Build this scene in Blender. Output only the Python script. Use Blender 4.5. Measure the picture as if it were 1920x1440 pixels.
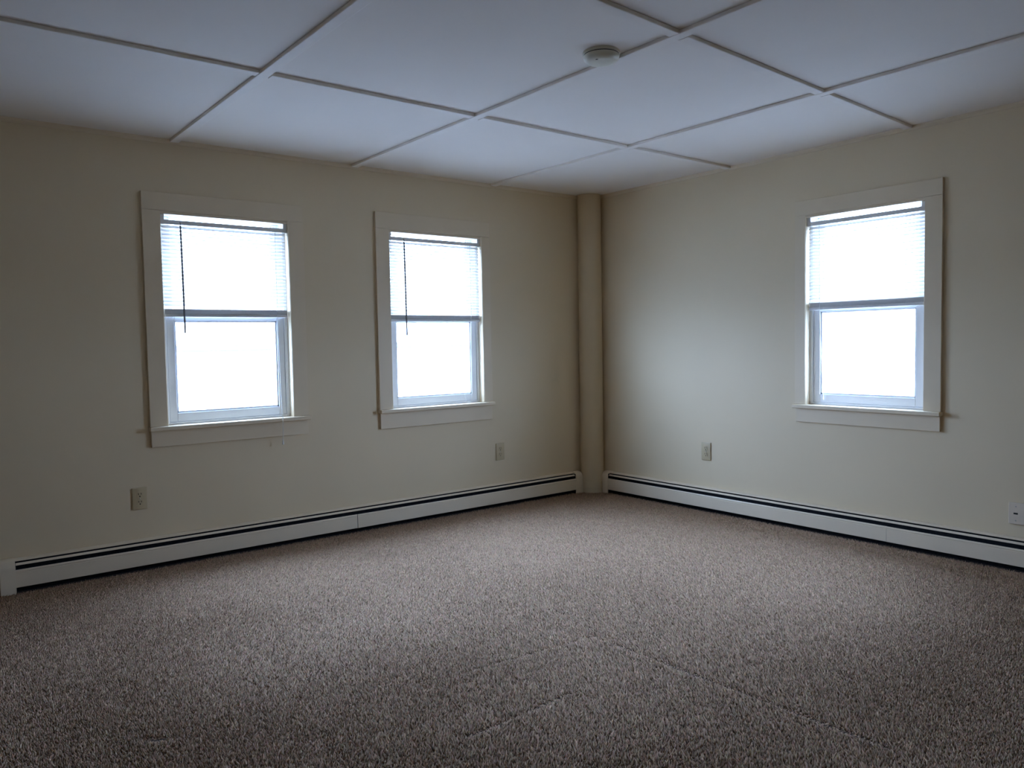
import bpy, bmesh, math
import numpy as np
from mathutils import Matrix, Vector

for o in list(bpy.data.objects):
    bpy.data.objects.remove(o, do_unlink=True)
scene = bpy.context.scene
COL = scene.collection

# ------------------------------------------------------------------ camera
F_PX = 1477.107
CAM_POS = Vector((-4.557, -4.7039, 1.2236))
YAW, PITCH, ROLL = 0.6682, -0.0515, -0.0178
cy, sy = math.cos(YAW), math.sin(YAW)
cp, sp = math.cos(PITCH), math.sin(PITCH)
fw = Vector((sy * cp, cy * cp, sp))
rt0 = Vector((cy, -sy, 0))
up0 = rt0.cross(fw)
rt = rt0 * math.cos(ROLL) + up0 * math.sin(ROLL)
up = up0 * math.cos(ROLL) - rt0 * math.sin(ROLL)
cam_data = bpy.data.cameras.new('camera')
cam_data.sensor_fit = 'HORIZONTAL'
cam_data.sensor_width = 36.0
cam_data.lens = 36.0 * F_PX / 1920.0
cam_data.clip_start = 0.05
cam_data.clip_end = 200
cam = bpy.data.objects.new('camera', cam_data)
COL.objects.link(cam)
M = Matrix.Identity(4)
for i in range(3):
    M[i][0] = rt[i]
    M[i][1] = up[i]
    M[i][2] = -fw[i]
    M[i][3] = CAM_POS[i]
cam.matrix_world = M
scene.camera = cam

# ------------------------------------------------------------------ sky light, exposure
world = bpy.data.worlds.new('overcast_sky')
scene.world = world
world.use_nodes = True
wn = world.node_tree.nodes
wn['Background'].inputs['Color'].default_value = (0.55, 0.77, 1.26, 1)
wn['Background'].inputs['Strength'].default_value = 36.0
scene.view_settings.view_transform = 'Standard'
scene.view_settings.look = 'None'
scene.view_settings.gamma = 1.0
scene.view_settings.use_curve_mapping = False
scene.view_settings.exposure = 0.0
scene.cycles.max_bounces = 16
scene.cycles.diffuse_bounces = 10
scene.cycles.transparent_max_bounces = 24
scene.cycles.caustics_reflective = False
scene.cycles.caustics_refractive = False

def portal(name, loc, rot, sx, sz):
    l = bpy.data.lights.new(name, 'AREA')
    l.shape = 'RECTANGLE'
    l.size, l.size_y = sx, sz
    l.cycles.is_portal = True
    o = bpy.data.objects.new(name, l)
    COL.objects.link(o)
    o.location = loc
    o.rotation_euler = rot
    return o

# sampling portals for the daylight: they give off no light themselves
portal('daylight_portal', (-2.965, 0.125, 1.395), (math.radians(-90), 0, 0), 0.74, 1.2)
portal('daylight_portal', (-1.505, 0.125, 1.395), (math.radians(-90), 0, 0), 0.76, 1.2)
portal('daylight_portal', (0.125, -2.31, 1.395), (math.radians(-90), 0, math.radians(-90)), 0.72, 1.2)

# ------------------------------------------------------------------ materials
def mat(name, color, rough=0.6, spec=0.3, noise=None, bump=None, metallic=0.0, translucent=0.0):
    """noise=(scale, amount), bump=(scale, strength, distance)"""
    m = bpy.data.materials.new(name)
    m.use_nodes = True
    nt = m.node_tree
    b = nt.nodes['Principled BSDF']
    b.inputs['Base Color'].default_value = (*color, 1)
    b.inputs['Roughness'].default_value = rough
    b.inputs['Specular IOR Level'].default_value = spec
    b.inputs['Metallic'].default_value = metallic
    if noise or bump:
        tc = nt.nodes.new('ShaderNodeTexCoord')
    if noise:
        n = nt.nodes.new('ShaderNodeTexNoise')
        n.inputs['Scale'].default_value = noise[0]
        n.inputs['Detail'].default_value = 4
        nt.links.new(tc.outputs['Object'], n.inputs['Vector'])
        r = nt.nodes.new('ShaderNodeValToRGB')
        a = noise[1]
        r.color_ramp.elements[0].position = 0.3
        r.color_ramp.elements[1].position = 0.7
        r.color_ramp.elements[0].color = (*[max(0, c * (1 - a)) for c in color], 1)
        r.color_ramp.elements[1].color = (*[min(1, c * (1 + a)) for c in color], 1)
        nt.links.new(n.outputs['Fac'], r.inputs['Fac'])
        nt.links.new(r.outputs['Color'], b.inputs['Base Color'])
    if bump:
        n2 = nt.nodes.new('ShaderNodeTexNoise')
        n2.inputs['Scale'].default_value = bump[0]
        n2.inputs['Detail'].default_value = 3
        nt.links.new(tc.outputs['Object'], n2.inputs['Vector'])
        bp = nt.nodes.new('ShaderNodeBump')
        bp.inputs['Strength'].default_value = bump[1]
        bp.inputs['Distance'].default_value = bump[2]
        nt.links.new(n2.outputs['Fac'], bp.inputs['Height'])
        nt.links.new(bp.outputs['Normal'], b.inputs['Normal'])
    if translucent > 0:
        tr = nt.nodes.new('ShaderNodeBsdfTranslucent')
        tr.inputs['Color'].default_value = (*color, 1)
        mx = nt.nodes.new('ShaderNodeMixShader')
        mx.inputs['Fac'].default_value = translucent
        nt.links.new(b.outputs['BSDF'], mx.inputs[1])
        nt.links.new(tr.outputs['BSDF'], mx.inputs[2])
        nt.links.new(mx.outputs['Shader'], nt.nodes['Material Output'].inputs['Surface'])
    return m

def glass_mat():
    m = bpy.data.materials.new('window_glass')
    m.use_nodes = True
    nt = m.node_tree
    nt.nodes.remove(nt.nodes['Principled BSDF'])
    tr = nt.nodes.new('ShaderNodeBsdfTransparent')
    tr.inputs['Color'].default_value = (0.95, 0.97, 0.97, 1)
    gl = nt.nodes.new('ShaderNodeBsdfGlossy')
    gl.inputs['Roughness'].default_value = 0.03
    lw = nt.nodes.new('ShaderNodeLayerWeight')      # same on both faces of the pane
    pw = nt.nodes.new('ShaderNodeMath')
    pw.operation = 'POWER'
    pw.inputs[1].default_value = 5.0
    fr = nt.nodes.new('ShaderNodeMath')
    fr.operation = 'MULTIPLY_ADD'
    fr.inputs[1].default_value = 0.55
    fr.inputs[2].default_value = 0.035
    nt.links.new(lw.outputs['Facing'], pw.inputs[0])
    nt.links.new(pw.outputs[0], fr.inputs[0])
    mx = nt.nodes.new('ShaderNodeMixShader')
    nt.links.new(fr.outputs[0], mx.inputs['Fac'])
    nt.links.new(tr.outputs['BSDF'], mx.inputs[1])
    nt.links.new(gl.outputs['BSDF'], mx.inputs[2])
    nt.links.new(mx.outputs['Shader'], nt.nodes['Material Output'].inputs['Surface'])
    return m

MAT = {
    'wall': mat('cream_wall_paint', (0.67, 0.55, 0.365), 0.55, 0.25, (1.4, 0.02), (180, 0.12, 0.002)),
    'trim': mat('cream_trim_paint', (0.68, 0.56, 0.385), 0.45, 0.35, (6, 0.02), (60, 0.05, 0.001)),
    'panel': mat('white_ceiling_panel', (0.81, 0.745, 0.665), 0.8, 0.15, (2.0, 0.015), (220, 0.15, 0.001)),
    'batten': mat('white_batten_paint', (0.81, 0.745, 0.665), 0.6, 0.2, (12, 0.02)),
    'vinyl': mat('white_window_vinyl', (0.80, 0.81, 0.82), 0.4, 0.4, (9, 0.02)),
    'slat': mat('white_blind_slat', (0.82, 0.80, 0.77), 0.5, 0.3, (30, 0.02), None, 0.0, 0.22),
    'rail': mat('white_blind_rail', (0.70, 0.69, 0.66), 0.45, 0.3, (20, 0.03)),
    'wand': mat('grey_plastic_wand', (0.10, 0.10, 0.10), 0.3, 0.5, (40, 0.1)),
    'cord': mat('white_cord', (0.78, 0.77, 0.72), 0.8, 0.1, (200, 0.1)),
    'heater': mat('cream_heater_enamel', (0.74, 0.62, 0.45), 0.35, 0.4, (5, 0.025)),
    'heater_dark': mat('heater_fins_and_shade', (0.018, 0.018, 0.02), 0.7, 0.2, (60, 0.3)),  # fins, and near-black standing in for shade inside the casing
    'pipe': mat('cream_column_paint', (0.62, 0.505, 0.33), 0.5, 0.3, (8, 0.02)),
    'plate': mat('ivory_outlet_plastic', (0.50, 0.40, 0.24), 0.35, 0.4, (30, 0.03)),
    'plate_white': mat('white_jack_plastic', (0.68, 0.57, 0.43), 0.35, 0.4, (30, 0.03)),
    'slot': mat('dark_slot', (0.02, 0.02, 0.018), 0.8, 0.1, (90, 0.3)),
    'screw': mat('screw_metal', (0.5, 0.48, 0.42), 0.35, 0.5, (60, 0.1), None, 0.8),
    'detector': mat('yellowed_detector_plastic', (0.70, 0.66, 0.54), 0.45, 0.3, (25, 0.03)),
    'detector_dark': mat('dark_detector_vent', (0.06, 0.055, 0.05), 0.7, 0.2, (60, 0.2)),
    'carpet_base': mat('brown_carpet_backing', (0.10, 0.078, 0.066), 1.0, 0.0, (90, 0.4)),
    'ground': mat('pale_dry_ground', (0.46, 0.46, 0.46), 0.9, 0.05, (0.6, 0.15)),
    'siding': mat('pale_house_siding', (0.62, 0.62, 0.60), 0.7, 0.2, (3, 0.04)),
    'roof': mat('pale_roof', (0.55, 0.56, 0.58), 0.9, 0.1, (2.5, 0.2)),
    'gutter': mat('grey_gutter', (0.08, 0.08, 0.085), 0.6, 0.3, (4, 0.1)),
    'house_glass': mat('dark_house_glass', (0.12, 0.13, 0.15), 0.15, 0.6, (4, 0.2)),
    'glass': glass_mat(),
}

def carpet_mat():
    m = bpy.data.materials.new('brown_carpet_pile')
    m.use_nodes = True
    nt = m.node_tree
    b = nt.nodes['Principled BSDF']
    at = nt.nodes.new('ShaderNodeAttribute')
    at.attribute_name = 'tuft_colour'
    nt.links.new(at.outputs['Color'], b.inputs['Base Color'])
    b.inputs['Roughness'].default_value = 0.85
    b.inputs['Specular IOR Level'].default_value = 0.12
    return m
MAT['carpet'] = carpet_mat()

# ------------------------------------------------------------------ mesh helpers
class MB:
    """collects shapes, builds one mesh object"""
    def __init__(self):
        self.bm = bmesh.new()
    def box(self, x0, x1, y0, y1, z0, z1, bevel=0.0, seg=2):
        t = bmesh.new()
        bmesh.ops.create_cube(t, size=1.0)
        for v in t.verts:
            v.co = Vector(((x0 + x1) / 2 + v.co.x * (x1 - x0), (y0 + y1) / 2 + v.co.y * (y1 - y0), (z0 + z1) / 2 + v.co.z * (z1 - z0)))
        if bevel:
            bmesh.ops.bevel(t, geom=t.edges[:], offset=bevel, segments=seg, affect='EDGES', profile=0.5)
        self._merge(t)
        return self
    def prism(self, prof, x0, x1):
        """closed profile [(y,z)...] swept along x"""
        n = len(prof)
        a = [self.bm.verts.new((x0, p[0], p[1])) for p in prof]
        b = [self.bm.verts.new((x1, p[0], p[1])) for p in prof]
        fs = [self.bm.faces.new(a), self.bm.faces.new(b[::-1])]
        for i in range(n):
            j = (i + 1) % n
            fs.append(self.bm.faces.new((a[j], a[i], b[i], b[j])))
        bmesh.ops.recalc_face_normals(self.bm, faces=fs)
        return self
    def lathe(self, prof, seg=48, center=(0, 0)):
        """profile [(r,z)...] about a vertical axis"""
        rings = []
        for r, z in prof:
            if r < 1e-6:
                rings.append([self.bm.verts.new((center[0], center[1], z))])
            else:
                rings.append([self.bm.verts.new((center[0] + r * math.cos(2 * math.pi * k / seg), center[1] + r * math.sin(2 * math.pi * k / seg), z)) for k in range(seg)])
        fs = []
        for A, B in zip(rings, rings[1:]):
            for k in range(seg):
                j = (k + 1) % seg
                if len(A) == 1 and len(B) == 1:
                    continue
                if len(A) == 1:
                    fs.append(self.bm.faces.new((A[0], B[j], B[k])))
                elif len(B) == 1:
                    fs.append(self.bm.faces.new((A[k], A[j], B[0])))
                else:
                    fs.append(self.bm.faces.new((A[k], A[j], B[j], B[k])))
        bmesh.ops.recalc_face_normals(self.bm, faces=fs)
        return self
    def tube(self, pts, r, seg=8):
        pts = [Vector(p) for p in pts]
        rings = []
        for i, p in enumerate(pts):
            d = (pts[min(i + 1, len(pts) - 1)] - pts[max(i - 1, 0)]).normalized()
            ref = Vector((0, 0, 1)) if abs(d.z) < 0.9 else Vector((1, 0, 0))
            a = d.cross(ref).normalized()
            b = d.cross(a)
            rr = r[i] if isinstance(r, (list, tuple)) else r
            rings.append([self.bm.verts.new(p + (a * math.cos(2 * math.pi * k / seg) + b * math.sin(2 * math.pi * k / seg)) * rr) for k in range(seg)])
        fs = []
        for A, B in zip(rings, rings[1:]):
            for k in range(seg):
                j = (k + 1) % seg
                fs.append(self.bm.faces.new((A[k], A[j], B[j], B[k])))
        fs.append(self.bm.faces.new(rings[0]))
        fs.append(self.bm.faces.new(rings[-1]))
        bmesh.ops.recalc_face_normals(self.bm, faces=fs)
        return self
    def _merge(self, t):
        me = bpy.data.meshes.new('tmp')
        t.to_mesh(me)
        t.free()
        self.bm.from_mesh(me)
        bpy.data.meshes.remove(me)
    def build(self, name, material, parent=None, smooth=None):
        me = bpy.data.meshes.new(name)
        self.bm.to_mesh(me)
        self.bm.free()
        return link(name, me, material, parent, smooth)

def link(name, me, material, parent=None, smooth=None):
    if material is not None and not me.materials:
        me.materials.append(MAT[material])
    o = bpy.data.objects.new(name, me)
    COL.objects.link(o)
    if parent:
        o.parent = parent
    if smooth:
        me.shade_smooth()
        me.set_sharp_from_angle(angle=math.radians(smooth))
    return o

def tag(o, label=None, cat=None, group=None, kind=None):
    if label: o['label'] = label
    if cat: o['category'] = cat
    if group: o['group'] = group
    if kind: o['kind'] = kind
    return o

def empty(name, loc=(0, 0, 0), rz=0.0):
    o = bpy.data.objects.new(name, None)
    COL.objects.link(o)
    o.empty_display_size = 0.1
    o.location = loc
    o.rotation_euler = (0, 0, rz)
    return o

R90 = math.radians(-90)      # turns a left-wall local frame onto the right wall
H = 2.40
ROOM_W, ROOM_S = -6.60, -7.00
T = 0.115

# ------------------------------------------------------------------ windows (measures)
# local frame: x along the wall to the right seen from inside, y outwards, z up
WIN = [
    dict(n=1, rz=0, ol=-3.4317, orr=-2.4958, il=-3.3369, ir=-2.5930, top=2.0996, it=1.9996, st=0.7923, ab=0.6772),
    dict(n=2, rz=0, ol=-1.9893, orr=-1.0459, il=-1.8882, ir=-1.1212, top=2.1141, it=2.0054, st=0.7934, ab=0.6626),
    dict(n=3, rz=R90, ol=1.8756, orr=2.7673, il=1.9458, ir=2.6739, top=2.0843, it=1.9925, st=0.8040, ab=0.6924),
]

# ------------------------------------------------------------------ room shell
def wall_with_holes(name, x0, x1, wins, rz, label):
    b = MB()
    xs = x0
    for w in wins:
        a, c = w['il'] - 0.006, w['ir'] + 0.006
        b.box(xs, a, 0, T, 0, H + 0.1)
        b.box(a, c, 0, T, 0, w['st'] - 0.03)
        b.box(a, c, 0, T, w['it'] + 0.006, H + 0.1)
        xs = c
    b.box(xs, x1, 0, T, 0, H + 0.1)
    o = b.build(name, 'wall')
    o.rotation_euler = (0, 0, rz)
    return tag(o, label, 'wall', kind='structure')

wall_with_holes('wall_left', ROOM_W, T, WIN[:2], 0, 'cream painted wall with two windows on the left')
wall_with_holes('wall_right', 0, -ROOM_S, WIN[2:], R90, 'cream painted wall with a single window on the right')
tag(MB().box(ROOM_W - T, ROOM_W, ROOM_S, T, 0, H + 0.1).build('wall_side', 'wall'), 'cream painted side wall out of view', 'wall', kind='structure')
tag(MB().box(ROOM_W - T, T, ROOM_S - T, ROOM_S, 0, H + 0.1).build('wall_back', 'wall'), 'cream painted back wall behind the viewpoint', 'wall', kind='structure')

floor = MB().box(ROOM_W - T, T, ROOM_S - T, T, -0.12, 0.0).build('floor', 'carpet_base')
tag(floor, 'brown carpeted floor of the empty room', 'floor', kind='structure')

# ceiling: slab, panels, battens
ceil = MB().box(ROOM_W - T, T, ROOM_S - T, T, H + 0.006, H + 0.12).build('ceiling', 'panel')
tag(ceil, 'white panelled ceiling with flat battens over the joints', 'ceiling', kind='structure')
colx = [ROOM_W, -5.50, -4.37, -3.245, -2.127, -1.000, 0.0]
def rowy(i, x):
    # the battens run not quite square to the walls
    if i == 0: return 0.0
    if i == 1: return -1.366 + 0.0 * x
    if i == 2: return -2.574 + 0.0565 * x
    if i == 3: return -4.02 + 0.03 * x
    if i == 4: return -5.45 + 0.02 * x
    return ROOM_S
for i in range(5):
    for j in range(6):
        xa, xb = colx[j] + 0.002, colx[j + 1] - 0.002
        me = bpy.data.meshes.new('panel')
        vs = []
        for z in (H, H + 0.005):
            vs += [(xa, rowy(i + 1, xa) + 0.002, z), (xb, rowy(i + 1, xb) + 0.002, z), (xb, rowy(i, xb) - 0.002, z), (xa, rowy(i, xa) - 0.002, z)]
        me.from_pydata(vs, [], [(3, 2, 1, 0), (4, 5, 6, 7), (0, 1, 5, 4), (1, 2, 6, 5), (2, 3, 7, 6), (3, 0, 4, 7)])
        me.update()
        link('panel', me, 'panel', ceil)
BW, BT = 0.024, 0.016
def batten(p, q, w=BW, t=BT):
    p, q = Vector((*p, 0)), Vector((*q, 0))
    d = (q - p)
    L = d.length
    b = MB().box(0, L, -w, w, -t, 0, 0.003, 2)
    o = b.build('batten', 'batten', ceil)
    o.location = (p.x, p.y, H)
    o.rotation_euler = (0, 0, math.atan2(d.y, d.x))
    return o
for j in range(1, 6):      # running away from the left wall, unbroken
    batten((colx[j], ROOM_S + 0.02), (colx[j], -0.016))
for i in range(1, 5):      # cross battens, cut between them
    for j in range(6):
        xa = colx[j] + (BW + 0.003 if j else 0.02)
        xb = colx[j + 1] - (BW + 0.003 if j < 5 else 0.016)
        batten((xa, rowy(i, xa)), (xb, rowy(i, xb)))

# small cove strip where walls meet the ceiling
def cove(name, x0, x1, rz, label):
    o = MB().prism([(0, H), (-0.016, H), (-0.014, H - 0.012), (-0.006, H - 0.022), (0, H - 0.024)], x0, x1).build(name, 'trim')
    o.rotation_euler = (0, 0, rz)
    tag(o, label, 'trim', kind='structure')
cove('trim_1', ROOM_W, 0, 0, 'thin cream strip along the top of the left wall')
cove('trim_2', 0, -ROOM_S, R90, 'thin cream strip along the top of the right wall')

# ------------------------------------------------------------------ windows
WLABEL = {1: 'double-hung window with cream casing nearest the left edge',
          2: 'double-hung window with cream casing nearer the room corner on the left wall',
          3: 'double-hung window with cream casing alone on the right wall'}
def make_window(w):
    r = empty('window_%d' % w['n'], (0, 0, 0), w['rz'])
    tag(r, WLABEL[w['n']], 'window', kind='structure')
    il, ir, ol, orr, st, it, top, ab = w['il'], w['ir'], w['ol'], w['orr'], w['st'], w['it'], w['top'], w['ab']
    cf = -0.020
    # casing boards
    MB().box(ol, il, cf, 0.0, st, it + 0.0, 0.002).build('side_casing', 'trim', r)
    MB().box(ir, orr, cf, 0.0, st, it + 0.0, 0.002).build('side_casing', 'trim', r)
    MB().box(ol, orr, cf, 0.0, it + 0.0005, top, 0.002).build('head_casing', 'trim', r)
    MB().box(ol + 0.004, orr - 0.004, cf + 0.002, 0.0, ab, st - 0.024, 0.002).build('apron', 'trim', r)
    MB().box(ol - 0.006, orr + 0.006, -0.048, 0.035, st - 0.024, st, 0.005, 3).build('stool', 'trim', r)
    # wooden jamb lining
    jt = 0.006
    MB().box(il - jt, il + 0.002, cf + 0.004, 0.113, st, it + jt).build('side_jamb', 'trim', r)
    MB().box(ir - 0.002, ir + jt, cf + 0.004, 0.113, st, it + jt).build('side_jamb', 'trim', r)
    MB().box(il + 0.002, ir - 0.002, cf + 0.004, 0.113, it - 0.002, it + jt).build('head_jamb', 'trim', r)
    MB().box(il + 0.002, ir - 0.002, 0.036, 0.145, st - 0.03, st + 0.004).build('outer_sill', 'vinyl', r)
    MB().box(il + 0.002, ir - 0.002, -0.013, 0.0315, it - 0.017, it - 0.002, 0.002).build('head_stop', 'trim', r)
    # vinyl frame
    a, c = il + 0.002, ir - 0.002
    f = MB()
    f.box(a, a + 0.022, 0.032, 0.110, st + 0.004, it - 0.002, 0.002)
    f.box(c - 0.022, c, 0.032, 0.110, st + 0.004, it - 0.002, 0.002)
    f.box(a + 0.022, c - 0.022, 0.032, 0.110, it - 0.016, it - 0.002, 0.002)
    f.box(a + 0.022, c - 0.022, 0.032, 0.110, st + 0.004, st + 0.014, 0.002)
    # parting bead between the two tracks
    f.box(a + 0.022, a + 0.030, 0.0705, 0.0745, st + 0.014, it - 0.016)
    f.box(c - 0.030, c - 0.022, 0.0705, 0.0745, st + 0.014, it - 0.016)
    f.build('window_frame', 'vinyl', r)
    # sashes
    def sash(name, y0, y1, z0, z1, sw, rb, rtp, tb=0.008):
        sa, sc = a + 0.023, c - 0.023
        s = MB()
        s.box(sa, sa + sw, y0, y1, z0, z1, 0.003)
        s.box(sc - sw, sc, y0, y1, z0, z1, 0.003)
        s.box(sa + sw, sc - sw, y0, y1, z0, z0 + rb, 0.003)
        s.box(sa + sw, sc - sw, y0, y1, z1 - rtp, z1, 0.003)
        # sloping glazing bead
        g0, g1 = sa + sw, sc - sw
        s.box(g0 - 0.002, g0 + 0.009, y0 + 0.008, y1 - 0.004, z0 + rb, z1 - rtp)
        s.box(g1 - 0.009, g1 + 0.002, y0 + 0.008, y1 - 0.004, z0 + rb, z1 - rtp)
        s.box(g0, g1, y0 + 0.008, y1 - 0.004, z0 + rb - 0.002, z0 + rb + 0.010)
        s.box(g0, g1, y0 + 0.008, y1 - 0.004, z1 - rtp - tb, z1 - rtp + 0.002)
        o = s.build(name, 'vinyl', r)
        MB().box(g0 + 0.004, g1 - 0.004, (y0 + y1) / 2 - 0.002, (y0 + y1) / 2 + 0.002, z0 + rb + 0.004, z1 - rtp - tb / 2).build('pane', 'glass', o)
        return o
    lo = sash('lower_sash', 0.038, 0.068, st + 0.015, 1.425, 0.044, 0.050, 0.038)
    MB().box((a + c) / 2 - 0.03, (a + c) / 2 + 0.03, 0.042, 0.066, 1.4255, 1.436, 0.003).build('sash_lock', 'vinyl', lo)
    sash('upper_sash', 0.076, 0.104, 1.392, it - 0.017, 0.040, 0.034, 0.004, 0.002)
    return r
for w in WIN:
    make_window(w)

# ------------------------------------------------------------------ mini blinds
def slat_mesh(x0, x1):
    # one curved 25 mm slat, tilted, with real thickness
    wd, tilt, n = 0.025, math.radians(46), 5
    up_, lo_ = [], []
    for k in range(n):
        s = (k / (n - 1) - 0.5)
        yy, zz = s * wd, 0.0022 * (1 - 4 * s * s)
        for lst, dz in ((up_, 0.0002), (lo_, -0.0002)):
            z2 = zz + dz
            lst.append((yy * math.cos(tilt) + z2 * math.sin(tilt), -z2 * math.cos(tilt) * -1 - yy * -math.sin(tilt)))
    b = MB()
    b.prism(up_ + lo_[::-1], x0, x1)
    me = bpy.data.meshes.new('slat')
    b.bm.to_mesh(me)
    b.bm.free()
    me.shade_smooth()
    me.set_sharp_from_angle(angle=math.radians(40))
    return me

def make_blind(w, label, bot, wand=None, cords=(), loop=None):
    il, ir, it = w['il'] + 0.008, w['ir'] - 0.008, w['it']
    r = empty('mini_blind', (0, 0, 0), w['rz'])
    tag(r, label, 'blind', 'raised white mini blinds in the windows')
    yc = 0.014
    rt_ = it - 0.045        # top of head rail, below an open slit
    hr = MB()
    hr.box(il + 0.012, ir - 0.012, yc - 0.0125, yc + 0.0125, rt_ - 0.024, rt_, 0.002)
    hr.build('head_rail', 'rail', r)
    for xa, xb in ((il - 0.005, il + 0.018), (ir - 0.018, ir + 0.005)):
        MB().box(xa, xb, yc - 0.016, yc + 0.016, rt_ - 0.026, it - 0.0175, 0.002).build('bracket', 'rail', r)
    me = slat_mesh(il + 0.004, ir - 0.004)
    z = rt_ - 0.038
    pitch = 0.0208
    while z > bot + 0.052:
        o = link('slat', me, 'slat', r)
        o.location = (0, yc, z)
        z -= pitch
    st = MB()               # the slats drawn up into a bundle
    zz = bot + 0.018
    while zz < bot + 0.046:
        st.box(il + 0.004, ir - 0.004, yc - 0.012, yc + 0.012, zz, zz + 0.0011)
        zz += 0.0020
    st.build('stacked_slats', 'slat', r)
    MB().box(il + 0.004, ir - 0.004, yc - 0.0125, yc + 0.0125, bot, bot + 0.0175, 0.003).build('bottom_rail', 'rail', r)
    # ladder strings
    for fx in (0.17, 0.5, 0.83) if False else (0.145, 0.855):
        x = il + (ir - il) * fx
        l = MB()
        l.tube([(x, yc - 0.0135, rt_ - 0.022), (x, yc - 0.0135, bot + 0.002)], 0.0006, 6)
        l.tube([(x, yc + 0.0135, rt_ - 0.022), (x, yc + 0.0135, bot + 0.002)], 0.0006, 6)
        l.build('ladder_string', 'cord', r)
    if wand:
        x, zb = wand
        wv = MB().tube([(x, yc - 0.020, rt_ - 0.030), (x + 0.002, yc - 0.022, (rt_ + zb) / 2), (x + 0.003, yc - 0.024, zb)], 0.0052, 6)
        wo = wv.build('wand', 'wand', r, 40)
        MB().tube([(x, yc - 0.013, rt_ - 0.012), (x, yc - 0.019, rt_ - 0.016), (x, yc - 0.020, rt_ - 0.034)], 0.0022, 6).build('wand_hook', 'wand', wo)
    for pts, tassel in cords:
        c = MB().tube([(p[0], p[1], p[2]) for p in pts], 0.0016, 6).build('lift_cord', 'cord', r, 60)
        if tassel:
            p = pts[-1]
            MB().lathe([(0.0, p[2] + 0.004), (0.002, p[2] + 0.003), (0.005, p[2] - 0.018), (0.0065, p[2] - 0.030), (0.0, p[2] - 0.032)], 12, (p[0], p[1])).build('tassel', 'cord', c, 50)
    return r

make_blind(WIN[0], 'white mini blind half lowered, in the window nearest the left edge', 1.408, (-3.226, 1.315),
           [([(-2.672, -0.002, 1.93), (-2.673, -0.006, 1.40), (-2.676, -0.030, 0.90), (-2.680, -0.054, 0.800), (-2.682, -0.055, 0.70), (-2.682, -0.050, 0.660)], True)])
make_blind(WIN[1], 'white mini blind half lowered with dark wand, window beside the room corner', 1.386, (-1.765, 1.290),
           [([(-1.216, -0.002, 1.935), (-1.214, -0.004, 1.40), (-1.214, 0.010, 1.12), (-1.204, 0.022, 1.02), (-1.198, 0.030, 0.95), (-1.196, 0.032, 0.86), (-1.20, 0.028, 0.815), (-1.215, 0.018, 0.800), (-1.235, 0.010, 0.7975), (-1.25, 0.014, 0.7975)], False),
            ([(-1.262, 0.030, 0.862), (-1.262, 0.026, 0.840), (-1.258, 0.016, 0.812), (-1.254, 0.010, 0.7975), (-1.246, 0.006, 0.7975)], False)])
make_blind(WIN[2], 'white mini blind half lowered, in the right wall window', 1.398, None,
           [([(2.032, -0.002, 1.925), (2.036, -0.006, 1.40), (2.040, 0.012, 1.05), (2.044, 0.022, 0.868)], True)])

# ------------------------------------------------------------------ corner column
col = empty('corner_column', (-0.086, -0.080, 0))
tag(col, 'round cream pipe column rising floor to ceiling in the room corner', 'column')
MB().lathe([(0.0, 0.0), (0.094, 0.0), (0.094, 2.398), (0.0, 2.398)], 64).build('shaft', 'pipe', col, 40)
MB().lathe([(0.0945, 0.0), (0.098, 0.0), (0.099, 0.088), (0.0975, 0.095), (0.0945, 0.097)], 64).build('base_collar', 'pipe', col, 30)

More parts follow.
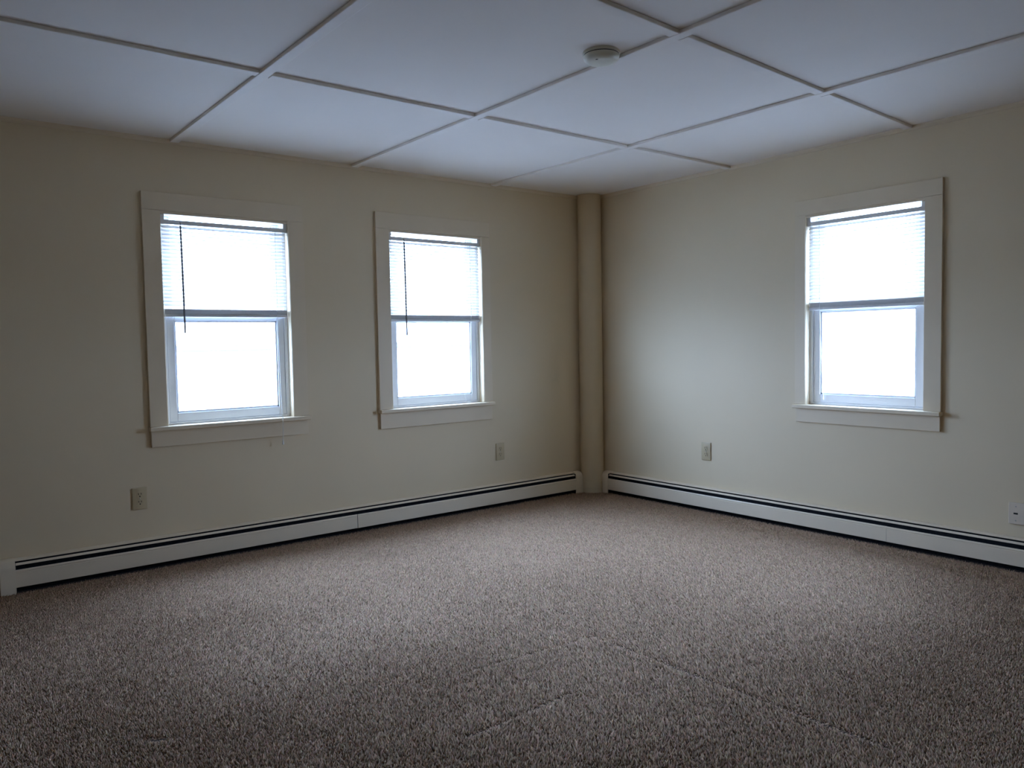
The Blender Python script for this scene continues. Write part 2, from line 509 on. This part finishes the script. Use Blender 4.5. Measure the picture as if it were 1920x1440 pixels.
# ------------------------------------------------------------------ baseboard heaters
HD = 0.065
def make_heater(rz, x0, x1, cap_l, cap_r, joints, label):
    r = empty('baseboard_heater', (0, 0, 0), rz)
    tag(r, label, 'heater', 'cream baseboard heaters along the walls')
    # back plate with sloping top hood
    MB().prism([(-0.0005, 0.030), (-0.0005, 0.174), (-0.006, 0.1745), (-0.028, 0.1715), (-0.037, 0.1655), (-0.0365, 0.1635), (-0.027, 0.1695), (-0.003, 0.1715), (-0.003, 0.030)], x0, x1).build('back_plate', 'heater', r)
    MB().box(x0 + 0.02, x1 - 0.02, -0.056, -0.006, 0.040, 0.112).build('heating_element', 'heater_dark', r)
    il_ = MB().box(x0 + 0.005, x1 - 0.005, -0.0045, -0.0032, 0.0, 0.170)  # dark sheets added at back and ends so slots and gap look shaded
    il_.box(cap_l[1] + 0.0005, cap_l[1] + 0.002, -0.060, -0.0045, 0.002, 0.162).box(cap_r[0] - 0.002, cap_r[0] - 0.0005, -0.060, -0.0045, 0.002, 0.162)
    il_.build('shade_lining', 'heater_dark', r)
    # damper blade between the two slots
    MB().prism([(-0.0445, 0.1560), (-0.0460, 0.1572), (-0.0560, 0.1470), (-0.0545, 0.1458)], cap_l[1], cap_r[0]).build('damper_blade', 'heater', r)
    # front panels, butted at the joints
    js = [cap_l[1] - 0.01] + joints + [cap_r[0] + 0.01]
    for k, (a, b) in enumerate(zip(js, js[1:])):
        dd = 0.0025 if k % 2 else 0.0
        pr = [(-0.053 - dd, 0.1205), (-0.0555 - dd, 0.1245), (-0.0615 - dd, 0.1245), (-HD - dd, 0.119), (-HD - dd, 0.114), (-0.063 - dd, 0.1115), (-HD - dd, 0.109), (-HD - dd, 0.036), (-0.060 - dd, 0.0335), (-0.054 - dd, 0.035),
              (-0.054 - dd, 0.0365), (-0.060 - dd, 0.0355), (-0.0635 - dd, 0.038), (-0.0635 - dd, 0.109), (-0.061 - dd, 0.1115), (-0.0635 - dd, 0.114), (-0.0635 - dd, 0.118), (-0.061 - dd, 0.1225), (-0.0562 - dd, 0.1225), (-0.054 - dd, 0.1200)]
        MB().prism(pr, a + (0.0012 if k else 0), b - 0.0012).build('front_panel', 'heater', r)
    # end caps with rounded top front edge
    for a, b in (cap_l, cap_r):
        d = HD + 0.006
        pr = [(-0.0005, 0.0), (-0.0005, 0.176)]
        for k in range(7):
            t = math.radians(90 * k / 6)
            pr.append((-(d - 0.045) - 0.045 * math.sin(t), 0.176 - 0.045 * (1 - math.cos(t))))
        pr.append((-d, 0.0))
        MB().prism(pr, a, b).build('end_cap', 'heater', r, 35)
    return r
make_heater(0, -4.1725, -0.190, (-4.1725, -4.1055), (-0.2540, -0.186), [-2.201], 'long cream baseboard heater under the two left windows')
make_heater(R90, 0.168, 4.70, (0.168, 0.2340), (4.64, 4.70), [2.4933], 'long cream baseboard heater under the right window')

# ------------------------------------------------------------------ outlets
def make_outlet(rz, xl, xr, zb, zt, label):
    r = empty('wall_outlet', (0, 0, 0), rz)
    tag(r, label, 'outlet', 'duplex wall outlets')
    xc, zc = (xl + xr) / 2, (zb + zt) / 2
    hw, hh = (xr - xl) / 2, (zt - zb) / 2
    MB().box(xl, xr, -0.007, -0.0003, zb, zt, 0.0035, 3).build('cover_plate', 'plate', r, 40)
    for s in (1, -1):
        c = zc + s * 0.0215
        rec = MB()
        prof = []
        for k in range(24):
            t = 2 * math.pi * k / 24
            prof.append((xc + max(-0.0145, min(0.0145, 0.0175 * math.cos(t))), c + 0.0165 * math.sin(t)))
        a = [rec.bm.verts.new((p[0], -0.0068, p[1])) for p in prof]
        b = [rec.bm.verts.new((p[0], -0.0088, p[1])) for p in prof]
        fs = [rec.bm.faces.new(b)]
        for k in range(24):
            fs.append(rec.bm.faces.new((a[k], a[(k + 1) % 24], b[(k + 1) % 24], b[k])))
        bmesh.ops.recalc_face_normals(rec.bm, faces=fs)
        ro = rec.build('receptacle', 'plate', r)
        sl = MB()
        sl.box(xc - 0.0080, xc - 0.0052, -0.0092, -0.0086, c - 0.001, c + 0.010)
        sl.box(xc + 0.0052, xc + 0.0080, -0.0092, -0.0086, c - 0.000, c + 0.009)
        sl.box(xc - 0.0030, xc + 0.0030, -0.0092, -0.0086, c - 0.012, c - 0.006, 0.0002)
        sl.build('slots', 'slot', ro)
    s = MB().lathe([(0.0, 0.0012), (0.0022, 0.001), (0.0034, 0.0)], 12).build('screw', 'screw', r)
    s.location = (xc, -0.007, zc)
    s.rotation_euler = (math.radians(90), 0, 0)
    return r
make_outlet(0, -3.5378, -3.4595, 0.3376, 0.4604, 'ivory duplex outlet on the left wall, near the left edge below the first window')
make_outlet(0, -1.0115, -0.9334, 0.3458, 0.4754, 'ivory duplex outlet on the left wall beside the room corner')
make_outlet(R90, 1.1215, 1.2032, 0.3634, 0.4920, 'ivory duplex outlet on the right wall left of the window')

jk = empty('phone_jack', (0, 0, 0), R90)
tag(jk, 'white jack plate low on the right wall at the right edge', 'jack')
MB().box(3.108, 3.182, -0.014, -0.0003, 0.240, 0.352, 0.003, 2).build('cover_plate', 'plate_white', jk)
MB().box(3.132, 3.152, -0.0146, -0.0138, 0.292, 0.300).build('socket', 'slot', jk)
for z in (0.333, 0.259):
    s = MB().lathe([(0.0, 0.0012), (0.0022, 0.001), (0.0034, 0.0)], 12).build('screw', 'screw', jk)
    s.location = (3.142, -0.014, z)
    s.rotation_euler = (math.radians(90), 0, 0)

# ------------------------------------------------------------------ smoke detector
sd = empty('smoke_detector', (-2.225, -2.375, H))
tag(sd, 'round off-white smoke detector on the ceiling beside a batten', 'smoke detector')
MB().lathe([(0.0, 0.0), (0.076, 0.0), (0.077, -0.004), (0.076, -0.010), (0.072, -0.011)], 48).build('mounting_base', 'detector', sd, 40)
MB().lathe([(0.071, -0.010), (0.071, -0.014), (0.0, -0.014)], 48).build('vent_gap', 'detector_dark', sd)
MB().lathe([(0.0, -0.013), (0.072, -0.014), (0.073, -0.020), (0.070, -0.030), (0.060, -0.038), (0.044, -0.042), (0.0, -0.043)], 48).build('cover', 'detector', sd, 40)
tb = MB().lathe([(0.0, -0.045), (0.006, -0.045), (0.007, -0.042), (0.007, -0.038)], 16).build('test_button', 'detector_dark', sd, 40)
tb.location = (-0.040, -0.016, 0.003)

# ------------------------------------------------------------------ carpet pile
def carpet():
    rng = np.random.default_rng(7)
    x0, x1, y0, y1 = -4.75, -0.004, -4.35, -0.004
    pt = 0.0063
    nx, ny = int((x1 - x0) / pt), int((y1 - y0) / pt)
    gx, gy = np.meshgrid(x0 + (np.arange(nx) + 0.5) * pt, y0 + (np.arange(ny) + 0.5) * pt)
    x = gx.ravel() + rng.uniform(-0.45, 0.45, gx.size) * pt
    y = gy.ravel() + rng.uniform(-0.45, 0.45, gx.size) * pt
    n = x.size
    def noise(scale, seed):
        r = np.random.default_rng(seed)
        g = r.uniform(-1, 1, (64, 64))
        u, v = (x * scale) % 64, (y * scale) % 64
        i, j = np.floor(u).astype(int), np.floor(v).astype(int)
        fu, fv = u - i, v - j
        fu, fv = fu * fu * (3 - 2 * fu), fv * fv * (3 - 2 * fv)
        a, b = g[i % 64, j % 64], g[(i + 1) % 64, j % 64]
        c, d = g[i % 64, (j + 1) % 64], g[(i + 1) % 64, (j + 1) % 64]
        return (a * (1 - fu) + b * fu) * (1 - fv) + (c * (1 - fu) + d * fu) * fv
    h = 0.010 * (1 + 0.2 * rng.normal(size=n)).clip(0.5, 1.5) * (1 + 0.12 * noise(14, 1))
    # creases left in the pile by something that stood there
    def crease(p, q, wd, depth):
        p, q = np.array(p), np.array(q)
        d = q - p
        L2 = d @ d
        t = (((x - p[0]) * d[0] + (y - p[1]) * d[1]) / L2).clip(0, 1)
        dist = np.hypot(x - p[0] - t * d[0], y - p[1] - t * d[1])
        dist = dist + 0.006 * noise(9, 5)
        return 1 - depth * np.exp(-(dist / wd) ** 2)
    for c in (((-2.318, -2.383), (-2.283, -3.60), 0.012, 0.8), ((-2.318, -2.383), (-2.95, -2.33), 0.010, 0.6), ((-2.75, -2.715), (-3.20, -2.73), 0.012, 0.75), ((-3.965, -2.105), (-3.935, -2.118), 0.016, 0.9), ((-2.895, -1.20), (-2.86, -1.207), 0.014, 0.7)):
        h = h * crease(*c)
    keep = (h > 0.0015)
    # clear of the heater caps, the column and the skirting gap
    keep &= ~(np.hypot(x + 0.086, y + 0.080) < 0.103)
    keep &= ~((y > -0.060) & (x > -4.17)) & ~((x > -0.060) & (y > -4.70))
    for (a, b) in ((-4.178, -4.100), (-0.260, -0.180)):
        keep &= ~((x > a) & (x < b) & (y > -0.076))
    keep &= ~((-y > 0.162) & (-y < 0.240) & (x > -0.076))
    n = int(keep.sum())
    # the pile leans into the room, swept a little differently from place to place
    nz = noise(1.7, 4)[keep]
    nd = noise(0.9, 2)[keep]
    x, y, h = x[keep], y[keep], h[keep]
    # edge shade shaped into the pile: brushed to windows mid room, upright at sides
    sw = 1.15 - 1.0 * ((x + 2.65) / -1.1).clip(0, 1) - 1.0 * ((y + 2.6) / -0.8).clip(0, 1)
    lean = h * (0.75 * sw + 0.3 * nz + 0.35 * rng.normal(size=n)).clip(-0.9, 1.6)
    ang = math.radians(52) + nd * 0.7 + rng.normal(size=n) * 0.75
    tx, ty = x + lean * np.cos(ang), y + lean * np.sin(ang)
    rb = 0.0042 * rng.uniform(0.75, 1.25, n)
    th = rng.uniform(0, 2 * np.pi, n)
    V = np.empty((n, 4, 3), np.float32)
    for k in range(3):
        a = th + k * 2.0944
        V[:, k, 0] = x + rb * np.cos(a)
        V[:, k, 1] = y + rb * np.sin(a)
        V[:, k, 2] = 0.0003
    V[:, 3, 0], V[:, 3, 1], V[:, 3, 2] = tx, ty, h
    base = (np.arange(n) * 4)[:, None]
    tri = np.concatenate([base + np.array([0, 1, 3]), base + np.array([1, 2, 3]), base + np.array([2, 0, 3])], 1).reshape(-1).astype(np.int32)
    me = bpy.data.meshes.new('carpet_pile')
    me.vertices.add(n * 4)
    me.vertices.foreach_set('co', V.reshape(-1))
    me.loops.add(tri.size)
    me.loops.foreach_set('vertex_index', tri)
    me.polygons.add(n * 3)
    me.polygons.foreach_set('loop_start', np.arange(0, n * 9, 3, dtype=np.int32))
    me.polygons.foreach_set('loop_total', np.full(n * 3, 3, np.int32))
    me.update(calc_edges=True)
    # yarn colours: taupe, with darker and lighter tufts
    colr = np.array([0.395, 0.265, 0.168]) * (1 + 0.2 * rng.normal(size=n)).clip(0.3, 1.8)[:, None]
    colr = colr * (1 + 0.05 * rng.normal(size=(n, 3)))
    C = np.ones((n, 4, 4), np.float32)
    C[:, :, :3] = colr.clip(0.01, 0.8)[:, None, :]
    at = me.color_attributes.new('tuft_colour', 'FLOAT_COLOR', 'POINT')
    at.data.foreach_set('color', C.reshape(-1))
    o = link('carpet_pile', me, 'carpet')
    tag(o, 'mottled brown cut-pile carpet covering the whole floor', 'carpet', kind='stuff')
carpet()

# ------------------------------------------------------------------ outdoors
GZ = -2.9
g = MB().box(-60, 60, -60, 70, GZ - 0.2, GZ).build('ground', 'ground')
tag(g, 'pale overexposed ground outside the windows', 'ground', kind='structure')

def make_house(name, loc, rz, wdt, dep, eave, ridge, label):
    r = empty(name, loc, rz)
    tag(r, label, 'house')
    MB().box(0, wdt, 0, dep, 0, eave).build('wall', 'siding', r)
    nb = int((eave - 0.2) / 0.16)
    b0 = MB().prism([(0, 0), (-0.022, 0.0), (-0.006, 0.158), (0, 0.158)], 0, wdt)
    me = bpy.data.meshes.new('clapboard')
    b0.bm.to_mesh(me)
    b0.bm.free()
    for k in range(nb):
        o = link('clapboard', me, 'siding', r)
        o.location = (0, 0, 0.2 + k * 0.16)
    rf = MB().prism([(-0.35, eave - 0.05), (dep / 2, ridge), (dep + 0.35, eave - 0.05), (dep + 0.35, eave + 0.05), (dep / 2, ridge + 0.12), (-0.35, eave + 0.05)], -0.3, wdt + 0.3).build('roof', 'roof', r)
    MB().prism([(-0.36, eave - 0.08), (-0.47, eave - 0.06), (-0.49, eave + 0.04), (-0.36, eave + 0.04)], -0.3, wdt + 0.3).build('gutter', 'gutter', rf)
    for x in (wdt * 0.22, wdt * 0.5, wdt * 0.78):
        wo = MB().box(x - 0.55, x + 0.55, -0.06, -0.024, eave - 2.1, eave - 0.6, 0.01).build('window', 'siding', r)
        MB().box(x - 0.44, x + 0.44, -0.068, -0.061, eave - 2.0, eave - 0.7).build('pane', 'house_glass', wo)
    return r
make_house('neighbour_house', (-6.0, 11.0, GZ), 0, 16.0, 8.0, 4.15, 6.4, 'pale house washed out by daylight beyond the left windows')
